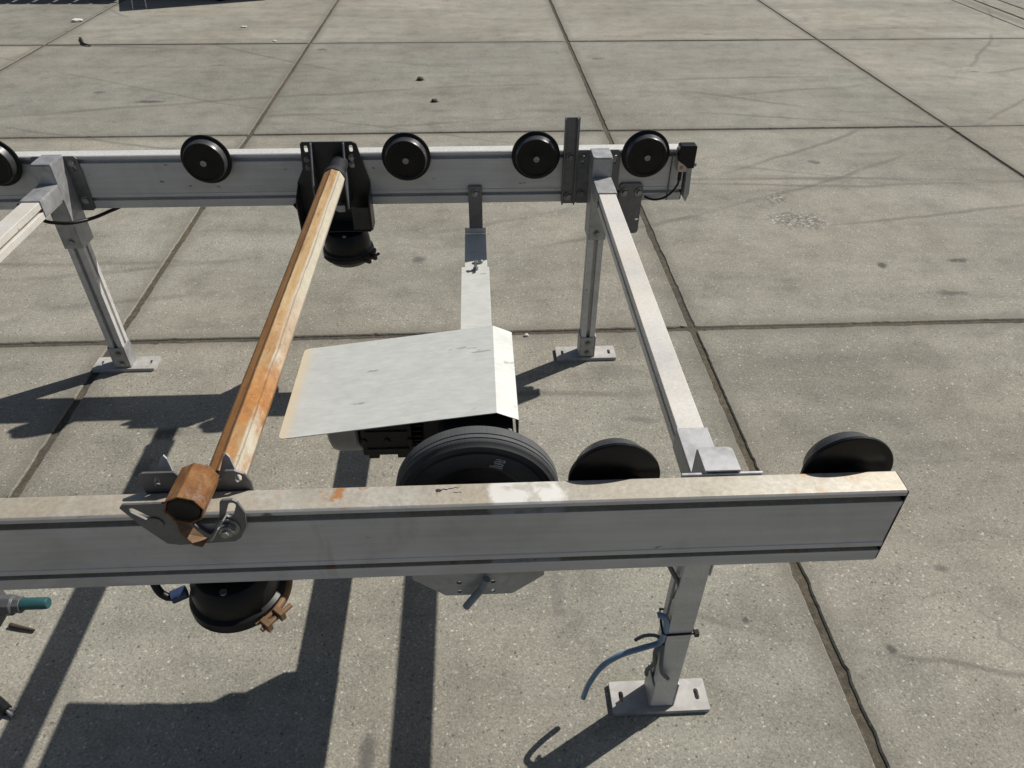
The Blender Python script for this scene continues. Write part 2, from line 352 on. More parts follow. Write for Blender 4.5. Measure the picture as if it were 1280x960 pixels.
def tube(bm, pts, r, seg=10, cap=True, sub=6):
    P = [Vector(p) for p in pts]
    if len(P) > 2 and sub > 1:      # Catmull-Rom
        Q = [P[0]*2-P[1]] + P + [P[-1]*2-P[-2]]; out = []
        for i in range(1, len(Q)-2):
            for t in range(sub):
                t /= sub; a, b, c, d = Q[i-1:i+3]
                out.append(.5*((2*b)+(c-a)*t+(2*a-5*b+4*c-d)*t*t+(3*b-a-3*c+d)*t**3))
        P = out + [P[-1]]
    rings = []; n = None
    for i, p in enumerate(P):
        d = (P[min(i+1, len(P)-1)]-P[max(i-1, 0)]).normalized()
        if n is None: n = d.orthogonal().normalized()
        n = (n-d*n.dot(d)).normalized(); b = d.cross(n)
        rr = r(i/(len(P)-1)) if callable(r) else r
        rings.append([bm.verts.new(p+(n*math.cos(2*math.pi*k/seg)+b*math.sin(2*math.pi*k/seg))*rr) for k in range(seg)])
    for a, b in zip(rings, rings[1:]):
        for i in range(seg): bm.faces.new((a[i], a[(i+1) % seg], b[(i+1) % seg], b[i]))
    if cap: bm.faces.new(rings[0]); bm.faces.new(rings[-1])
def prism(bm, poly, f0, f1):
    """closed polygon lofted between two mappings (u,v)->xyz"""
    a = [bm.verts.new(f0(*q)) for q in poly]; b = [bm.verts.new(f1(*q)) for q in poly]; n = len(poly)
    for i in range(n): bm.faces.new((a[i], a[(i+1) % n], b[(i+1) % n], b[i]))
    bm.faces.new(a); bm.faces.new(b)
def slot(cx, cy, ln, wd, ang=0, n=6):
    c, s = math.cos(ang), math.sin(ang); o = []
    for e in (1, -1):
        for i in range(n+1):
            a = -math.pi/2+math.pi*i/n
            px, py = e*((ln-wd)/2+wd/2*math.cos(a)), e*wd/2*math.sin(a); o.append((cx+c*px-s*py, cy+s*px+c*py))
    return o
def rounded(x0, x1, y0, y1, r, n=4, corners=(1, 1, 1, 1)):
    o = []
    for k, (cx, cy, a) in enumerate(((x1-r, y1-r, 0), (x0+r, y1-r, 90), (x0+r, y0+r, 180), (x1-r, y0+r, 270))):
        if corners[k]:
            for i in range(n+1): t = R(a+90*i/n); o.append((cx+r*math.cos(t), cy+r*math.sin(t)))
        else: o.append(((x1, y1), (x0, y1), (x0, y0), (x1, y0))[k])
    return o
def plate(bm, outer, holes, f, thick):
    """flat plate with holes; f(u,v,w)->xyz, w from 0 to thick"""
    b2 = bmesh.new(); es = []
    for lp in [outer]+list(holes):
        vs_ = [b2.verts.new((p[0], p[1], 0)) for p in lp]
        es += [b2.edges.new((vs_[i], vs_[(i+1) % len(vs_)])) for i in range(len(vs_))]
    bmesh.ops.triangle_fill(b2, use_beauty=True, use_dissolve=False, edges=es, normal=(0, 0, 1))
    fs = list(b2.faces)
    r = bmesh.ops.extrude_face_region(b2, geom=fs)
    bmesh.ops.translate(b2, verts=[g for g in r['geom'] if isinstance(g, bmesh.types.BMVert)], vec=(0, 0, thick))
    b2.verts.index_update(); vm = [bm.verts.new(f(*v.co)) for v in b2.verts]
    for fc in b2.faces: bm.faces.new([vm[v.index] for v in fc.verts])
    b2.free()
XZ = lambda y: (lambda u, v, w_: (u, y+w_, v))       # plate in the xz plane, thickness towards +y
XY = lambda z: (lambda u, v, w_: (u, v, z+w_))
YZ = lambda x: (lambda u, v, w_: (x+w_, u, v))

# ------------------------------------------------------------------ ground: concrete slabs
cg, sg_ = math.cos(GA), math.sin(GA)
def grid(u, v): u, v = GX+u, GY+v; return (u*cg-v*sg_, u*sg_+v*cg)
bm = bmesh.new()
for q in ((-400, -400), (400, -400), (400, 400), (-400, 400)): bm.verts.new((*q, -.0055))
bm.faces.new(bm.verts)
ground = link('ground', finish(bm, 'ground'), 'dirt'); ground['kind'] = 'structure'
def slab_mesh(seed, wx, wy, gap=.0105):
    rnd = random.Random(seed); bm = bmesh.new()
    hx, hy = wx/2-gap, wy/2-gap
    cs = [(-hx, -hy), (hx, -hy), (hx, hy), (-hx, hy)]; pts = []
    for k in range(4):
        a, b = Vector(cs[k]), Vector(cs[(k+1) % 4]); L = (b-a).length; n = max(8, int(L/.013)); t = (b-a)/L; nrm = Vector((-t.y, t.x))
        chips = [(rnd.uniform(0, L), rnd.uniform(.006, .03), rnd.uniform(.001, .0065)) for _ in range(int(L*7))]
        chips += [(rnd.uniform(0, L), rnd.uniform(.03, .09), rnd.uniform(.003, .006)) for _ in range(int(L*1.2))]
        wv = [rnd.uniform(0, 6.28) for _ in range(3)]
        for i in range(n):
            s = L*i/n; off = .0004*math.sin(s*9+wv[0])+rnd.uniform(0, .0014)
            for c0, wd, dp in chips:
                e = abs(s-c0)/wd
                if e < 1: off = max(off, dp*(1-e*e)*rnd.uniform(.7, 1))
            if i == 0: pts.append(a+nrm*.004+t*.004)
            else: pts.append(a+t*s+nrm*off)
    low = [Vector((p.x, p.y, -.03)) for p in pts]
    mid = [Vector((p.x, p.y, -.0035)) for p in pts]
    top = [Vector((p.x*(1-.0035/max(.02, abs(hx))) if abs(p.x) > hx*.5 else p.x, p.y*(1-.0035/max(.02, abs(hy))) if abs(p.y) > hy*.5 else p.y, 0)) for p in pts]
    R_ = [[bm.verts.new(v) for v in ring] for ring in (low, mid, top)]; n = len(pts)
    for a, b in zip(R_, R_[1:]):
        for i in range(n): bm.faces.new((a[i], a[(i+1) % n], b[(i+1) % n], b[i]))
    f = bm.faces.new(R_[2]); bmesh.ops.triangulate(bm, faces=[f])
    return finish(bm, 'slab_%d' % seed)
slabs = [slab_mesh(i, 2, 2) for i in range(5)]
narrow = {w_: [slab_mesh(20+int(w_*100)+i, w_, 2, .016 if w_ == .25 else .006) for i in range(2)] for w_ in (1.89, .21, .25)}
cols = [(-14+2*i, 2.) for i in range(8)] + [(2, 1.89), (3.89, .21), (4.10, .25)] + [(4.35+2*i, 2.) for i in range(5)]
for ci, (u0, wd) in enumerate(cols):
    for r_ in range(-4, 9):
        x_, y_ = grid(u0+wd/2, 2*r_+1)
        me = random.choice(slabs if wd == 2 else narrow[wd])
        rz = GA + (math.pi/2*random.randrange(4) if wd == 2 else math.pi*random.randrange(2))
        so = link('concrete_slab', me, 'concrete', ground, (x_, y_, random.uniform(-.0015, .0015)), (0, 0, rz))
        ins = lambda px, py, mg: abs(px-x_) < wd/2+mg and abs(py-y_) < 1+mg
        arcs = [a for a in ARCS if any(abs(math.hypot(x_+wd*(i/16-.5)-a[0], y_+2*(j/16-.5)-a[1])-a[2]) < .16 for i in range(17) for j in range(17))] if ins(.4, 4, 5) else []
        sts = [q for q in STAINS if ins(q[0], q[1], max(q[2:4])*2)]; pts_ = [q for q in PATCH if ins(q[0], q[1], .3)]
        if arcs or sts or pts_:
            so.material_slots[0].link = 'OBJECT'; so.material_slots[0].material = concrete(arcs, sts, pts_)

# ------------------------------------------------------------------ the conveyor
ROOT = Vector((-.5, 1.36, 0))
conv = bpy.data.objects.new('roller_conveyor', None); C.objects.link(conv); conv.location = ROOT; conv.empty_display_size = .2
conv['label'] = 'long aluminium roller conveyor frame with black wheels and a hooded drive standing on concrete'
conv['category'] = 'conveyor'
def part(name, bm, mat, bevel=0, smooth=None, label=None, me=None):
    return link(name, me or finish(bm, name, smooth), mat, conv, -ROOT, (0, 0, 0), bevel, label)
def sub(name, bm, mat, par, bevel=0, smooth=None, label=None):
    return link(name, finish(bm, name, smooth), mat, par, (0, 0, 0), (0, 0, 0), bevel, label)
# shared bolt: hex head on a washer, axis +z
def bolt_mesh():
    bm = bmesh.new()
    lathe(bm, [(0, 0), (.0125, 0), (.0125, .002), (0, .002)], 'z', 20)
    lathe(bm, [(0, .002), (.0085, .002), (.0085, .0075), (.0075, .009), (0, .009)], 'z', 6)
    return finish(bm, 'bolt')
BOLT = bolt_mesh()
def bolt(par, pos, ax='-y', s=1.):
    rot = {'-y': (R(90), 0, .3), '+y': (R(-90), 0, .3), '+x': (0, R(90), 0), '-x': (0, R(-90), 0), '+z': (0, 0, .2)}[ax]
    o = link('bolt', BOLT, 'bolt', par, pos, rot); o.scale = (s, s, s); return o

ZT, HB, WB, YN, YF = .6827, .1542, .0432, .686, 2.0061
XE, XF, XL = .6045, .600, -1.75
def beam(y0, x1, label):
    bm = bmesh.new(); z0 = ZT-HB; d = .014
    def prof(y, s):                       # one side, from the bottom up; s=+1 when the body lies towards +y
        q = [(y, z0), (y, ZT-.131), (y+s*d, ZT-.131), (y+s*d, ZT-.1215), (y, ZT-.1215),
             (y, ZT-.112), (y+s*.0012, ZT-.111), (y+s*.0012, ZT-.034), (y, ZT-.033), (y, ZT-.0215), (y+s*d, ZT-.0215), (y+s*d, ZT-.0095), (y, ZT-.0095), (y, ZT-.003), (y+s*.003, ZT)]
        return q
    poly = prof(y0, 1) + prof(y0+WB, -1)[::-1]
    prism(bm, poly, lambda a, b: (XL, a, b), lambda a, b: (x1-.003, a, b))
    o = part('beam', bm, 'beam', .0008, label=label)
    bm = bmesh.new(); prism(bm, [(y0+.001, z0+.001), (y0+WB-.001, z0+.001), (y0+WB-.001, ZT-.002), (y0+.001, ZT-.002)], lambda a, b: (x1-.0028, a, b), lambda a, b: (x1, a, b))
    sub('end_cap', bm, 'plastic', o, .0008)
    return o
bn = beam(YN, XE, 'aluminium side beam with a weathered beige top and a splash of white paint')
bf = beam(YF, XF, 'aluminium side beam carrying a row of black flanged wheels')
# paint splash and scrawl on the near beam top
bm = bmesh.new()
rnd = random.Random(11)
plate(bm, [(-.0665+.0050*math.cos(R(a))*(1+.25*math.sin(a*3.1)), YN+.029+.0028*math.sin(R(a))*(1+.3*math.sin(a*1.7))) for a in range(0, 360, 20)], [], XY(ZT+.0003), .0004)
tube(bm, [(-.070+.0030*i, YN+.029+.0005*i+.0016*math.sin(i*2.3)*(1 if i < 6 else .5)+rnd.uniform(-.0008, .0008), ZT+.0004) for i in range(12)], lambda t: .0008-.0005*t, 4, True, 3)
tube(bm, [(-.046+.003*i, YN+.0245+.0012*math.sin(i*2.9), ZT+.0004) for i in range(5)], .0003, 4, True, 3)
sub('marker_scrawl', bm, 'ink', bn)

# wheels -------------------------------------------------------------
def wheel_mesh():
    bm = bmesh.new()
    lathe(bm, [(.0, 0.), (.016, 0.), (.016, -.012), (.058, -.012), (.0665, -.0125), (.068, -.014), (.068, -.0185), (.0665, -.020), (.0585, -.0215), (.0590, -.0225),
               (.0568, -.033), (.0548, -.0425), (.0538, -.0440), (.0475, -.0445), (.0465, -.044), (.045, -.0425), (.016, -.042), (.0145, -.0425), (0, -.0425)], 'y', 64)
    me = finish(bm, 'wheel', 38); me.materials.append(M['rubber']); me.materials.append(M['tread'])
    for p in me.polygons:
        if .0545 < math.hypot(p.center.x, p.center.z) < .0592 and -.0427 < p.center.y < -.0224: p.material_index = 1
    return me
WH = wheel_mesh()
def hubbolt():
    bm = bmesh.new(); lathe(bm, [(0, -.042), (.0085, -.042), (.0085, -.0470), (.0075, -.0480), (.0035, -.0480), (.003, -.0465), (0, -.0465)], 'y', 24); return finish(bm, 'hub', 30)
HUB = hubbolt()
def wheel(x, y, rz, z=.675):
    o = link('wheel', WH, 'rubber', conv, Vector((x, y, z))-ROOT, (0, 0, rz))
    link('hub_bolt', HUB, 'bolt', o)
for x in (-1.315, -.747, -.198, .164, .475): wheel(x, YF, 0)
for x in (.190, .540, -.80): wheel(x, YN+WB, math.pi, .667)

# feet, legs, T brackets, crossbars ----------------------------------
def profile(cx, cy, w_, grooves, g=.0115, d=.015, h=None):
    """square profile outline with a groove in the given sides"""
    h2 = (h or w_)/2; w2 = w_/2; o = []
    def side(a, b, n, on):
        o.append(a)
        if on:
            m = ((a[0]+b[0])/2, (a[1]+b[1])/2); L = math.hypot(b[0]-a[0], b[1]-a[1]); t = ((b[0]-a[0])/L, (b[1]-a[1])/L)
            for s, dd in ((-g/2, 0), (-g/2, d), (g/2, d), (g/2, 0)): o.append((m[0]+t[0]*s+n[0]*dd, m[1]+t[1]*s+n[1]*dd))
    A, B, C_, D = (cx-w2, cy-h2), (cx+w2, cy-h2), (cx+w2, cy+h2), (cx-w2, cy+h2)
    side(A, B, (0, 1), 's' in grooves); side(B, C_, (-1, 0), 'e' in grooves); side(C_, D, (0, -1), 'n' in grooves); side(D, A, (1, 0), 'w' in grooves)
    return o
def leg(cx, cy, out, grooves, label=None):
    """out = -1: bracket open towards -y (near beam), +1 towards +y (far beam)"""
    bm = bmesh.new(); prism(bm, profile(cx, cy, .045, grooves), lambda a, b: (a, b, .0125), lambda a, b: (a, b, ZT-.012))
    o = part('leg', bm, 'alu', .001, label=label)
    bm = bmesh.new()
    plate(bm, rounded(cx-.099, cx+.099, cy-.034, cy+.034, .003), [slot(cx-.078, cy, .024, .0095, R(90)), slot(cx+.078, cy, .024, .0095, R(90))], XY(0.), .012)
    sub('foot_plate', bm, 'steel', o, .001)
    bm = bmesh.new(); t = .0035; i_ = .0228
    for s in (-1, 1): box(bm, cx+s*(i_+t/2)-t/2, cx+s*(i_+t/2)+t/2, cy-i_-(t if out > 0 else 0), cy+i_+(t if out < 0 else 0), .0122, .092)
    yb = cy-out*(i_+t/2); box(bm, cx-i_+.0002, cx+i_-.0002, yb-t/2+.0002, yb+t/2-.0002, .0124, .088)
    s_ = sub('foot_socket', bm, 'galv', o, .001)
    bolt(s_, (cx+.002, cy-out*(i_+t), .066), '-y' if out > 0 else '+y', .8); bolt(s_, (cx+.002, cy-out*(i_+t), .028), '-y' if out > 0 else '+y', .8)
    return o
def tee(cx, cy, d, bz):
    """T bracket at the head of a leg: upright socket, two wings on the beam, sleeve for the crossbar; d = direction (y) in which the crossbar leaves"""
    bm = bmesh.new(); t = .0035; i_ = .0230; zb, zt_ = .440, ZT+.004
    yi = cy+d*i_
    yk = YF-.0047 if d < 0 else cy-d*i_
    for xs in (cx-i_-t, cx+i_): box(bm, xs, xs+t, min(yk, yi+d*t), max(yk, yi+d*t), zb, zt_)
    box(bm, cx-i_+.0002, cx+i_-.0002, min(yi, yi+d*t), max(yi, yi+d*t), zb+.001, zt_-.001)
    rr = rounded(cx-i_-t, cx+i_+t, 0, abs(yi+d*t-yk), .008, 4, (1, 1, 0, 0)); y0_ = yk
    plate(bm, rr, [], lambda u, v, w_: (u, y0_+d*v, zt_+.0001+w_), .003)
    o = part('leg_bracket', bm, 'galv', .0012)
    yb = YF-.0045 if d < 0 else YN+WB+.0005
    bm = bmesh.new()
    if d < 0:
        pl = [(cx-.062, ZT-.002), (cx-.055, ZT-.002+.003), (cx+.055, ZT+.001), (cx+.062, ZT-.006), (cx+.062, ZT-.153), (cx+.055, ZT-.158), (cx-.055, ZT-.158), (cx-.062, ZT-.153)]
    else:
        pl = [(cx-.060, ZT+.0015), (cx+.060, ZT+.0015), (cx+.060, ZT-.153), (cx-.060, ZT-.153)]
    plate(bm, pl, [slot(cx-.046, ZT-.030, .02, .009, R(90)), slot(cx+.046, ZT-.030, .02, .009, R(90))], XZ(yb), .004)
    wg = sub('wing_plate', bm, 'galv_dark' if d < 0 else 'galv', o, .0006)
    for sx in (-.045, .045): bolt(wg, (cx+sx, yb if d < 0 else yb+.004, ZT-.126), '-y' if d < 0 else '+y', .9); bolt(wg, (cx+sx, yb if d < 0 else yb+.004, ZT-.018), '-y' if d < 0 else '+y', .8)
    # sleeve
    bm = bmesh.new(); y0, y1 = yi+d*t, yi+d*(t+.105); a, b = min(y0, y1), max(y0, y1)
    box(bm, cx-.0262, cx-.0232, a, b, bz-.040, bz+.0008); box(bm, cx+.0232, cx+.0262, a, b, bz-.040, bz+.0008); box(bm, cx-.0262, cx+.0262, a, b, bz+.0010, bz+.0042)
    sub('crossbar_sleeve', bm, 'galv', o, .0012)
    bolt(o, (cx, yi+d*t, .462), '-y' if d < 0 else '+y', .85)
    return o
BZ = .630
RX, LX = .3455, -1.163
for cx in (RX, LX):
    tee(cx, 1.956, -1, BZ); tee(cx, .7545, 1, BZ)
    bm = bmesh.new(); prism(bm, profile(cx, BZ-.0225, .0455, 'ew', .009, .010), lambda a, b: (a, .786, b), lambda a, b: (a, 1.925, b))
    part('crossbar', bm, 'bar', .0012)
leg(RX, .7545, -1, 'ew', 'square leg with a blue hose strapped to it')
leg(RX, 1.956, 1, 'sew'); leg(LX, 1.956, 1, 'sew'); leg(LX, .7545, -1, 'ew')

# upright flat bar and hanging plate beside the far right leg
bm = bmesh.new(); xa, xb = .243, .286; yy = YF-.006
box(bm, xa, xb, yy, yy+.0055, .525, .776); box(bm, xa, xa+.004, yy-.012, yy-.0002, .5254, .7756); box(bm, xb-.009, xb-.005, yy-.012, yy-.0002, .5254, .7756)
o = part('stop_bar', bm, 'galv_dark', .0008, label='dark upright flat bar bolted to the beam')
bolt(o, (.262, yy, .665)); bolt(o, (.262, yy, .548))
bm = bmesh.new(); plate(bm, rounded(.412, .482, .425, .585, .012), [slot(.475, .47, .012, .008, 0)], XZ(YF-.0075), .007)
o = part('hanging_plate', bm, 'galv_dark', .001); bolt(o, (.427, YF-.0075, .558)); bolt(o, (.470, YF-.0075, .558))

# end sensor
bm = bmesh.new(); plate(bm, [(.566, .690), (.612, .690), (.612, .640), (.572, .632), (.566, .650)], [], XZ(YF-.010), .0095)
o = part('sensor', bm, 'pale_bracket', .001, label='black end sensor on a small metal bracket with a cable')
bm = bmesh.new(); prism(bm, [(.566, .668), (.585, .650), (.595, .640), (.613, .640), (.614, .703), (.610, .706), (.570, .706), (.566, .703)], lambda a, b: (a, YF-.040, b), lambda a, b: (a, YF-.0105, b)); sub('sensor_housing', bm, 'plastic', o, .002)
bm = bmesh.new(); prism(bm, [(.567, .630), (.594, .630), (.594, .645), (.567, .662)], lambda a, b: (a, YF-.038, b), lambda a, b: (a, YF-.0108, b)); sub('sensor_bracket', bm, 'pale_bracket', o, .001)
bm = bmesh.new(); box(bm, .573, .581, YF-.0395, YF-.0381, .638, .646); sub('sensor_window', bm, 'copper', o)
bm = bmesh.new(); lathe(bm, [(0, 0), (.006, 0), (.006, .006), (.003, .006), (.003, .009), (0, .009)], 'x', 12, (.6142, YF-.025, .646)); sub('sensor_screw', bm, 'bolt', o, 0, 30)
bm = bmesh.new(); tube(bm, [(.580, YF-.024, .629), (.580, YF-.024, .600)], .0055, 10, True, 1); tube(bm, [(.580, YF-.024, .602), (.577, YF-.024, .585), (.562, YF-.020, .558), (.540, YF-.014, .540), (.515, YF-.010, .535), (.49, YF-.004, .541)], .0032, 8)
sub('sensor_cable', bm, 'plastic', o, 0, 60)
bm = bmesh.new(); prism(bm, [(.604, .630), (.618, .636), (.622, .550), (.614, .524), (.606, .536)], lambda a, b: (a, YF-.006, b), lambda a, b: (a, YF+.030, b)); part('end_bracket', bm, 'galv', .001)
bm = bmesh.new(); box(bm, .556, .559, YF-.004, YF+.0, .530, .668); part('guide_strip', bm, 'galv_dark', .0005)

# motor cross strap ---------------------------------------------------
bm = bmesh.new(); plate(bm, rounded(-.029, .011, .432, .582, .003), [], XZ(YF-.0065), .006)
o = part('strap_hanger', bm, 'galv_dark', .001); bolt(o, (-.009, YF-.0065, .562), '-y', .9)  # upright hanger darker than the strap: its shade is in the colour
bm = bmesh.new(); box(bm, -.043, .020, 1.735, YF-.0068, .428, .432); box(bm, -.043, .020, 1.9995, 2.0035, .4322, .450)
o = part('motor_strap', bm, 'hood', .0008, label='wide flat aluminium strap carrying the drive motor')
bm = bmesh.new(); box(bm, -.052, .025, .748, 1.790, .4325, .4365); box(bm, -.052, -.049, .748, 1.790, .4180, .4324); box(bm, .022, .025, .748, 1.79, .4180, .4324); sub('slotted_strap', bm, 'hood', o, .0008)
bm = bmesh.new(); lathe(bm, [(0, 0), (.0075, 0), (.0075, .006), (.0045, .006), (.0045, .026), (0, .026)], 'z', 12, (-.012, 1.775, .4367)); tube(bm, [(-.012, 1.775, .455), (.002, 1.772, .458), (.006, 1.77, .467)], .0035, 8, True, 3); tube(bm, [(-.012, 1.775, .453), (-.022, 1.778, .456)], .0035, 8, True, 1)
sub('wing_screw', bm, 'bolt', o, 0, 40)
# hanging plate under the near beam
bm = bmesh.new()
plate(bm, [(-.122, .4600), (-.122, .56), (.092, .56), (.092, .4600), (.040, .4135), (-.070, .4135)], [slot(x_, z_, .0085, .0075) for x_ in (-.047, .008) for z_ in (.447, .4235)], XZ(YN+WB+.0006), .005)
o = part('motor_plate', bm, 'galv', .0008)
bm = bmesh.new(); box(bm, -.062, .022, YN+WB+.0120, YN+WB+.016, .4370, .55); sub('dark_backing_block', bm, 'dark', o)  # near-black block added behind the plate so its holes look dark
bm = bmesh.new(); tube(bm, [(-.002, YN+WB-.010, .47), (-.010, YN+WB-.011, .447), (-.026, YN+WB-.016, .425), (-.037, YN+WB-.018, .408)], .0064, 12, True, 5); sub('drain_hose', bm, 'hose_pale', o, 0, 60)

# drive wheel, gearbox, motor, hood ------------------------------------
bm = bmesh.new()
TR, TW = .1275, .022
prof = [(.074, -TW+.005), (.086, -TW+.0005), (.1050, -TW-.001), (.1062, -TW-.0042), (.1078, -TW-.0042), (.1092, -TW-.0002), (.1165, -TW+.0015), (.1178, -TW-.0012), (.1198, -TW-.0012), (.1210, -TW+.002),
        (.1243, -TW+.0050), (TR-.001, -TW+.0068), (TR, -TW+.0090), (TR-.0025, -TW+.0094), (TR-.0025, -TW+.0112), (TR, -TW+.0116), (TR+.0003, -.004), (TR-.002, -.0036), (TR-.002, -.0022), (TR+.0004, -.0018), (TR, TW-.0095), (TR-.001, TW-.0068), (.1243, TW-.0050), (.1213, TW-.002), (.11, TW+.001), (.086, TW+.001), (.074, TW-.005), (.074, -TW+.005)]
lathe(bm, prof, 'y', 128)
DW = Vector((-.0125, .7865, .6000))
tyre = link('drive_wheel', finish(bm, 'tyre', 28), 'tyre', conv, DW-ROOT, (0, 0, 0), 0, 'large rubber-tyred drive wheel')
bm = bmesh.new(); lathe(bm, [(.0738, -.015), (.070, -.015), (.067, -.002), (.03, .004), (.022, .004), (.022, -.006), (0, -.006)], 'y', 64); lathe(bm, [(.0738, .015), (.066, .015), (.062, .008), (0, .008)], 'y', 64)
link('rim', finish(bm, 'rim', 30), 'blackpaint', tyre)
bm = bmesh.new()       # moulded maker's mark on the sidewall: a slanted rounded block with strokes and a short word below
def ring_pt(a, r): return ((r+.006)*math.cos(a), -TW-.0010, (r+.006)*math.sin(a))
A0 = R(71)
for k_ in range(2):
    ac = A0-k_*R(4.6)
    for dr in (.0805, .0845, .0885, .0925):
        tube(bm, [ring_pt(ac+R(1.9), dr-.0008), ring_pt(ac-R(1.9), dr+.0008)], .0008, 5, True, 1)
    tube(bm, [ring_pt(ac+R(2), .0845), ring_pt(ac+R(2), .0885)], .0008, 5, True, 1); tube(bm, [ring_pt(ac-R(2), .0805), ring_pt(ac-R(2), .0845)], .0008, 5, True, 1); tube(bm, [ring_pt(ac-R(2), .0885), ring_pt(ac-R(2), .0925)], .0008, 5, True, 1)
for i in range(7):
    a = A0+R(5.0)-R(2.0)*i
    tube(bm, [ring_pt(a, .0755), ring_pt(a-R(.5), .0785)], .0008, 5, True, 1)
link('moulded_mark', finish(bm, 'mark'), 'galv', tyre)
GBX = Vector((-.0125, .93, .62))
bm = bmesh.new(); box(bm, -.075, .047, .852, 1.06, .4372, .668); box(bm, -.065, .037, .8325, .8518, .55, .65)
gb = part('gearbox', bm, 'motor_black', .008)
bm = bmesh.new(); lathe(bm, [(0, .7715), (.0215, .7715), (.0215, .833), (0, .833)], 'y', 24, (DW.x, 0, DW.z)); sub('shaft', bm, 'bolt', gb, 0, 30)
mx, my, mz = 0, 1.0, .583
bm = bmesh.new(); lathe(bm, [(0, -.100), (.050, -.100), (.050, -.218), (0, -.218)], 'x', 40, (0, my, mz)); box(bm, -.105, -.0752, my-.058, my+.058, mz-.058, mz+.058)
mo = part('motor', bm, 'motor_black', .0015, 40)
bm = bmesh.new()
for i in range(36):
    a = 2*math.pi*i/36; c, s = math.cos(a), math.sin(a); q = [(-.108, .0495), (-.108, .061), (-.214, .061), (-.214, .0495)]
    va = [bm.verts.new((h, my+r*c-.0012*s, mz+r*s+.0012*c)) for h, r in q]; vb = [bm.verts.new((h, my+r*c+.0012*s, mz+r*s-.0012*c)) for h, r in q]
    for k_ in range(4): bm.faces.new((va[k_], va[(k_+1) % 4], vb[(k_+1) % 4], vb[k_]))
    bm.faces.new(va); bm.faces.new(vb)
fn = sub('cooling_fins', bm, 'motor_black', mo); 
bm = bmesh.new(); box(bm, -.212, -.125, my-.070, my-.056, mz-.034, mz+.034)
for z_ in (mz-.022, mz+.018): box(bm, -.205, -.132, my-.073, my-.0702, z_, z_+.005)
for x_ in (-.208, -.168, -.129): lathe(bm, [(0, my-.0702), (.0055, my-.0702), (.0055, my-.0735), (0, my-.0735)], 'y', 12, (x_, 0, mz))
for x_ in (-.195, -.145): box(bm, x_-.009, x_+.009, my-.066, my-.058, mz-.046, mz-.0342)
tb = sub('terminal_box', bm, 'motor_black', mo, .001)
bm = bmesh.new(); lathe(bm, [(0, -.219), (.060, -.219), (.0635, -.222), (.0635, -.258), (.060, -.268), (.050, -.274), (0, -.275)], 'x', 48, (0, my, mz)); sub('fan_cover', bm, 'motor', mo, 0, 35)
# hood: tilted sheet, folded flap and side towards the sun
bm = bmesh.new()
def sheet(pts, t=.0016):
    """open polyline in xz, swept from y0 to y1 as a folded sheet"""
    return pts
hy0, hy1 = .866, 1.1115; hp = [(-.329, .6515), (.0205, .6955), (.0555, .6795), (.0565, .605)]
tt = .0018
lo = []
for i, (x_, z_) in enumerate(hp):
    a = Vector(hp[max(i-1, 0)]); b = Vector(hp[min(i+1, len(hp)-1)]); d = (b-a).normalized(); lo.append((x_+d.y*tt, z_-d.x*tt))
rc = .010
def ys(i, k_): return (hy0, hy1)[k_]
top_rows, bot_rows = [], []
rows = [(hp[0][0]+t_*(hp[1][0]-hp[0][0]), hp[0][1]+t_*(hp[1][1]-hp[0][1]), ins) for t_, ins in ((0, rc), (.0028, rc*.55), (.0085, rc*.2), (.018, rc*.03), (.028, 0))]
rows += [(hp[1][0], hp[1][1], 0), (hp[2][0], hp[2][1], 0), (hp[3][0], hp[3][1], 0)]
for i, (x_, z_, ins) in enumerate(rows):
    if i < 6: d = Vector((hp[1][0]-hp[0][0], hp[1][1]-hp[0][1])).normalized()
    else: d = Vector((rows[i][0]-rows[i-1][0], rows[i][1]-rows[i-1][1])).normalized()
    nx, nz = d.y*tt, -d.x*tt
    top_rows.append([bm.verts.new((x_, hy0+ins, z_)), bm.verts.new((x_, hy1-ins, z_))])
    bot_rows.append([bm.verts.new((x_+nx, hy0+ins, z_+nz)), bm.verts.new((x_+nx, hy1-ins, z_+nz))])
for A, B, a_, b_ in zip(top_rows, top_rows[1:], bot_rows, bot_rows[1:]):
    bm.faces.new((A[0], B[0], B[1], A[1])); bm.faces.new((a_[0], a_[1], b_[1], b_[0])); bm.faces.new((A[0], a_[0], b_[0], B[0])); bm.faces.new((A[1], B[1], b_[1], a_[1]))
bm.faces.new((top_rows[0][0], top_rows[0][1], bot_rows[0][1], bot_rows[0][0])); bm.faces.new((top_rows[-1][0], bot_rows[-1][0], bot_rows[-1][1], top_rows[-1][1]))
hd = part('hood', bm, 'hood', .0007, None, 'bent sheet aluminium hood over the drive motor')
bm = bmesh.new(); box(bm, -.045, .015, .90, .97, .6682, .6705); box(bm, -.012, -.009, .9, .96, .6706, .6885); sub('hood_bracket', bm, 'galv_dark', hd)

# rusty tube with its brackets ------------------------------------------
TX, TZ = -.3835, .662
def octo(r, rot=22.5, n=8): return [(r*math.cos(R(rot+360/n*i)), r*math.sin(R(rot+360/n*i))) for i in range(n)]
bm = bmesh.new(); prism(bm, octo(.0295, 4), lambda a, b: (TX+a, .760, TZ+b), lambda a, b: (TX+a, 1.872, TZ+b))
o = part('lift_tube', bm, 'rust', .0012, label='long octagonal tube, rusted orange on one side')
bm = bmesh.new(); lathe(bm, [(0, 1.8722), (.0305, 1.8722), (.0305, 1.892), (.024, 1.893), (.024, 2.0), (0, 2.0)], 'y', 32, (TX, 0, TZ)); sub('tube_spigot', bm, 'blackpaint', o, 0, 30)
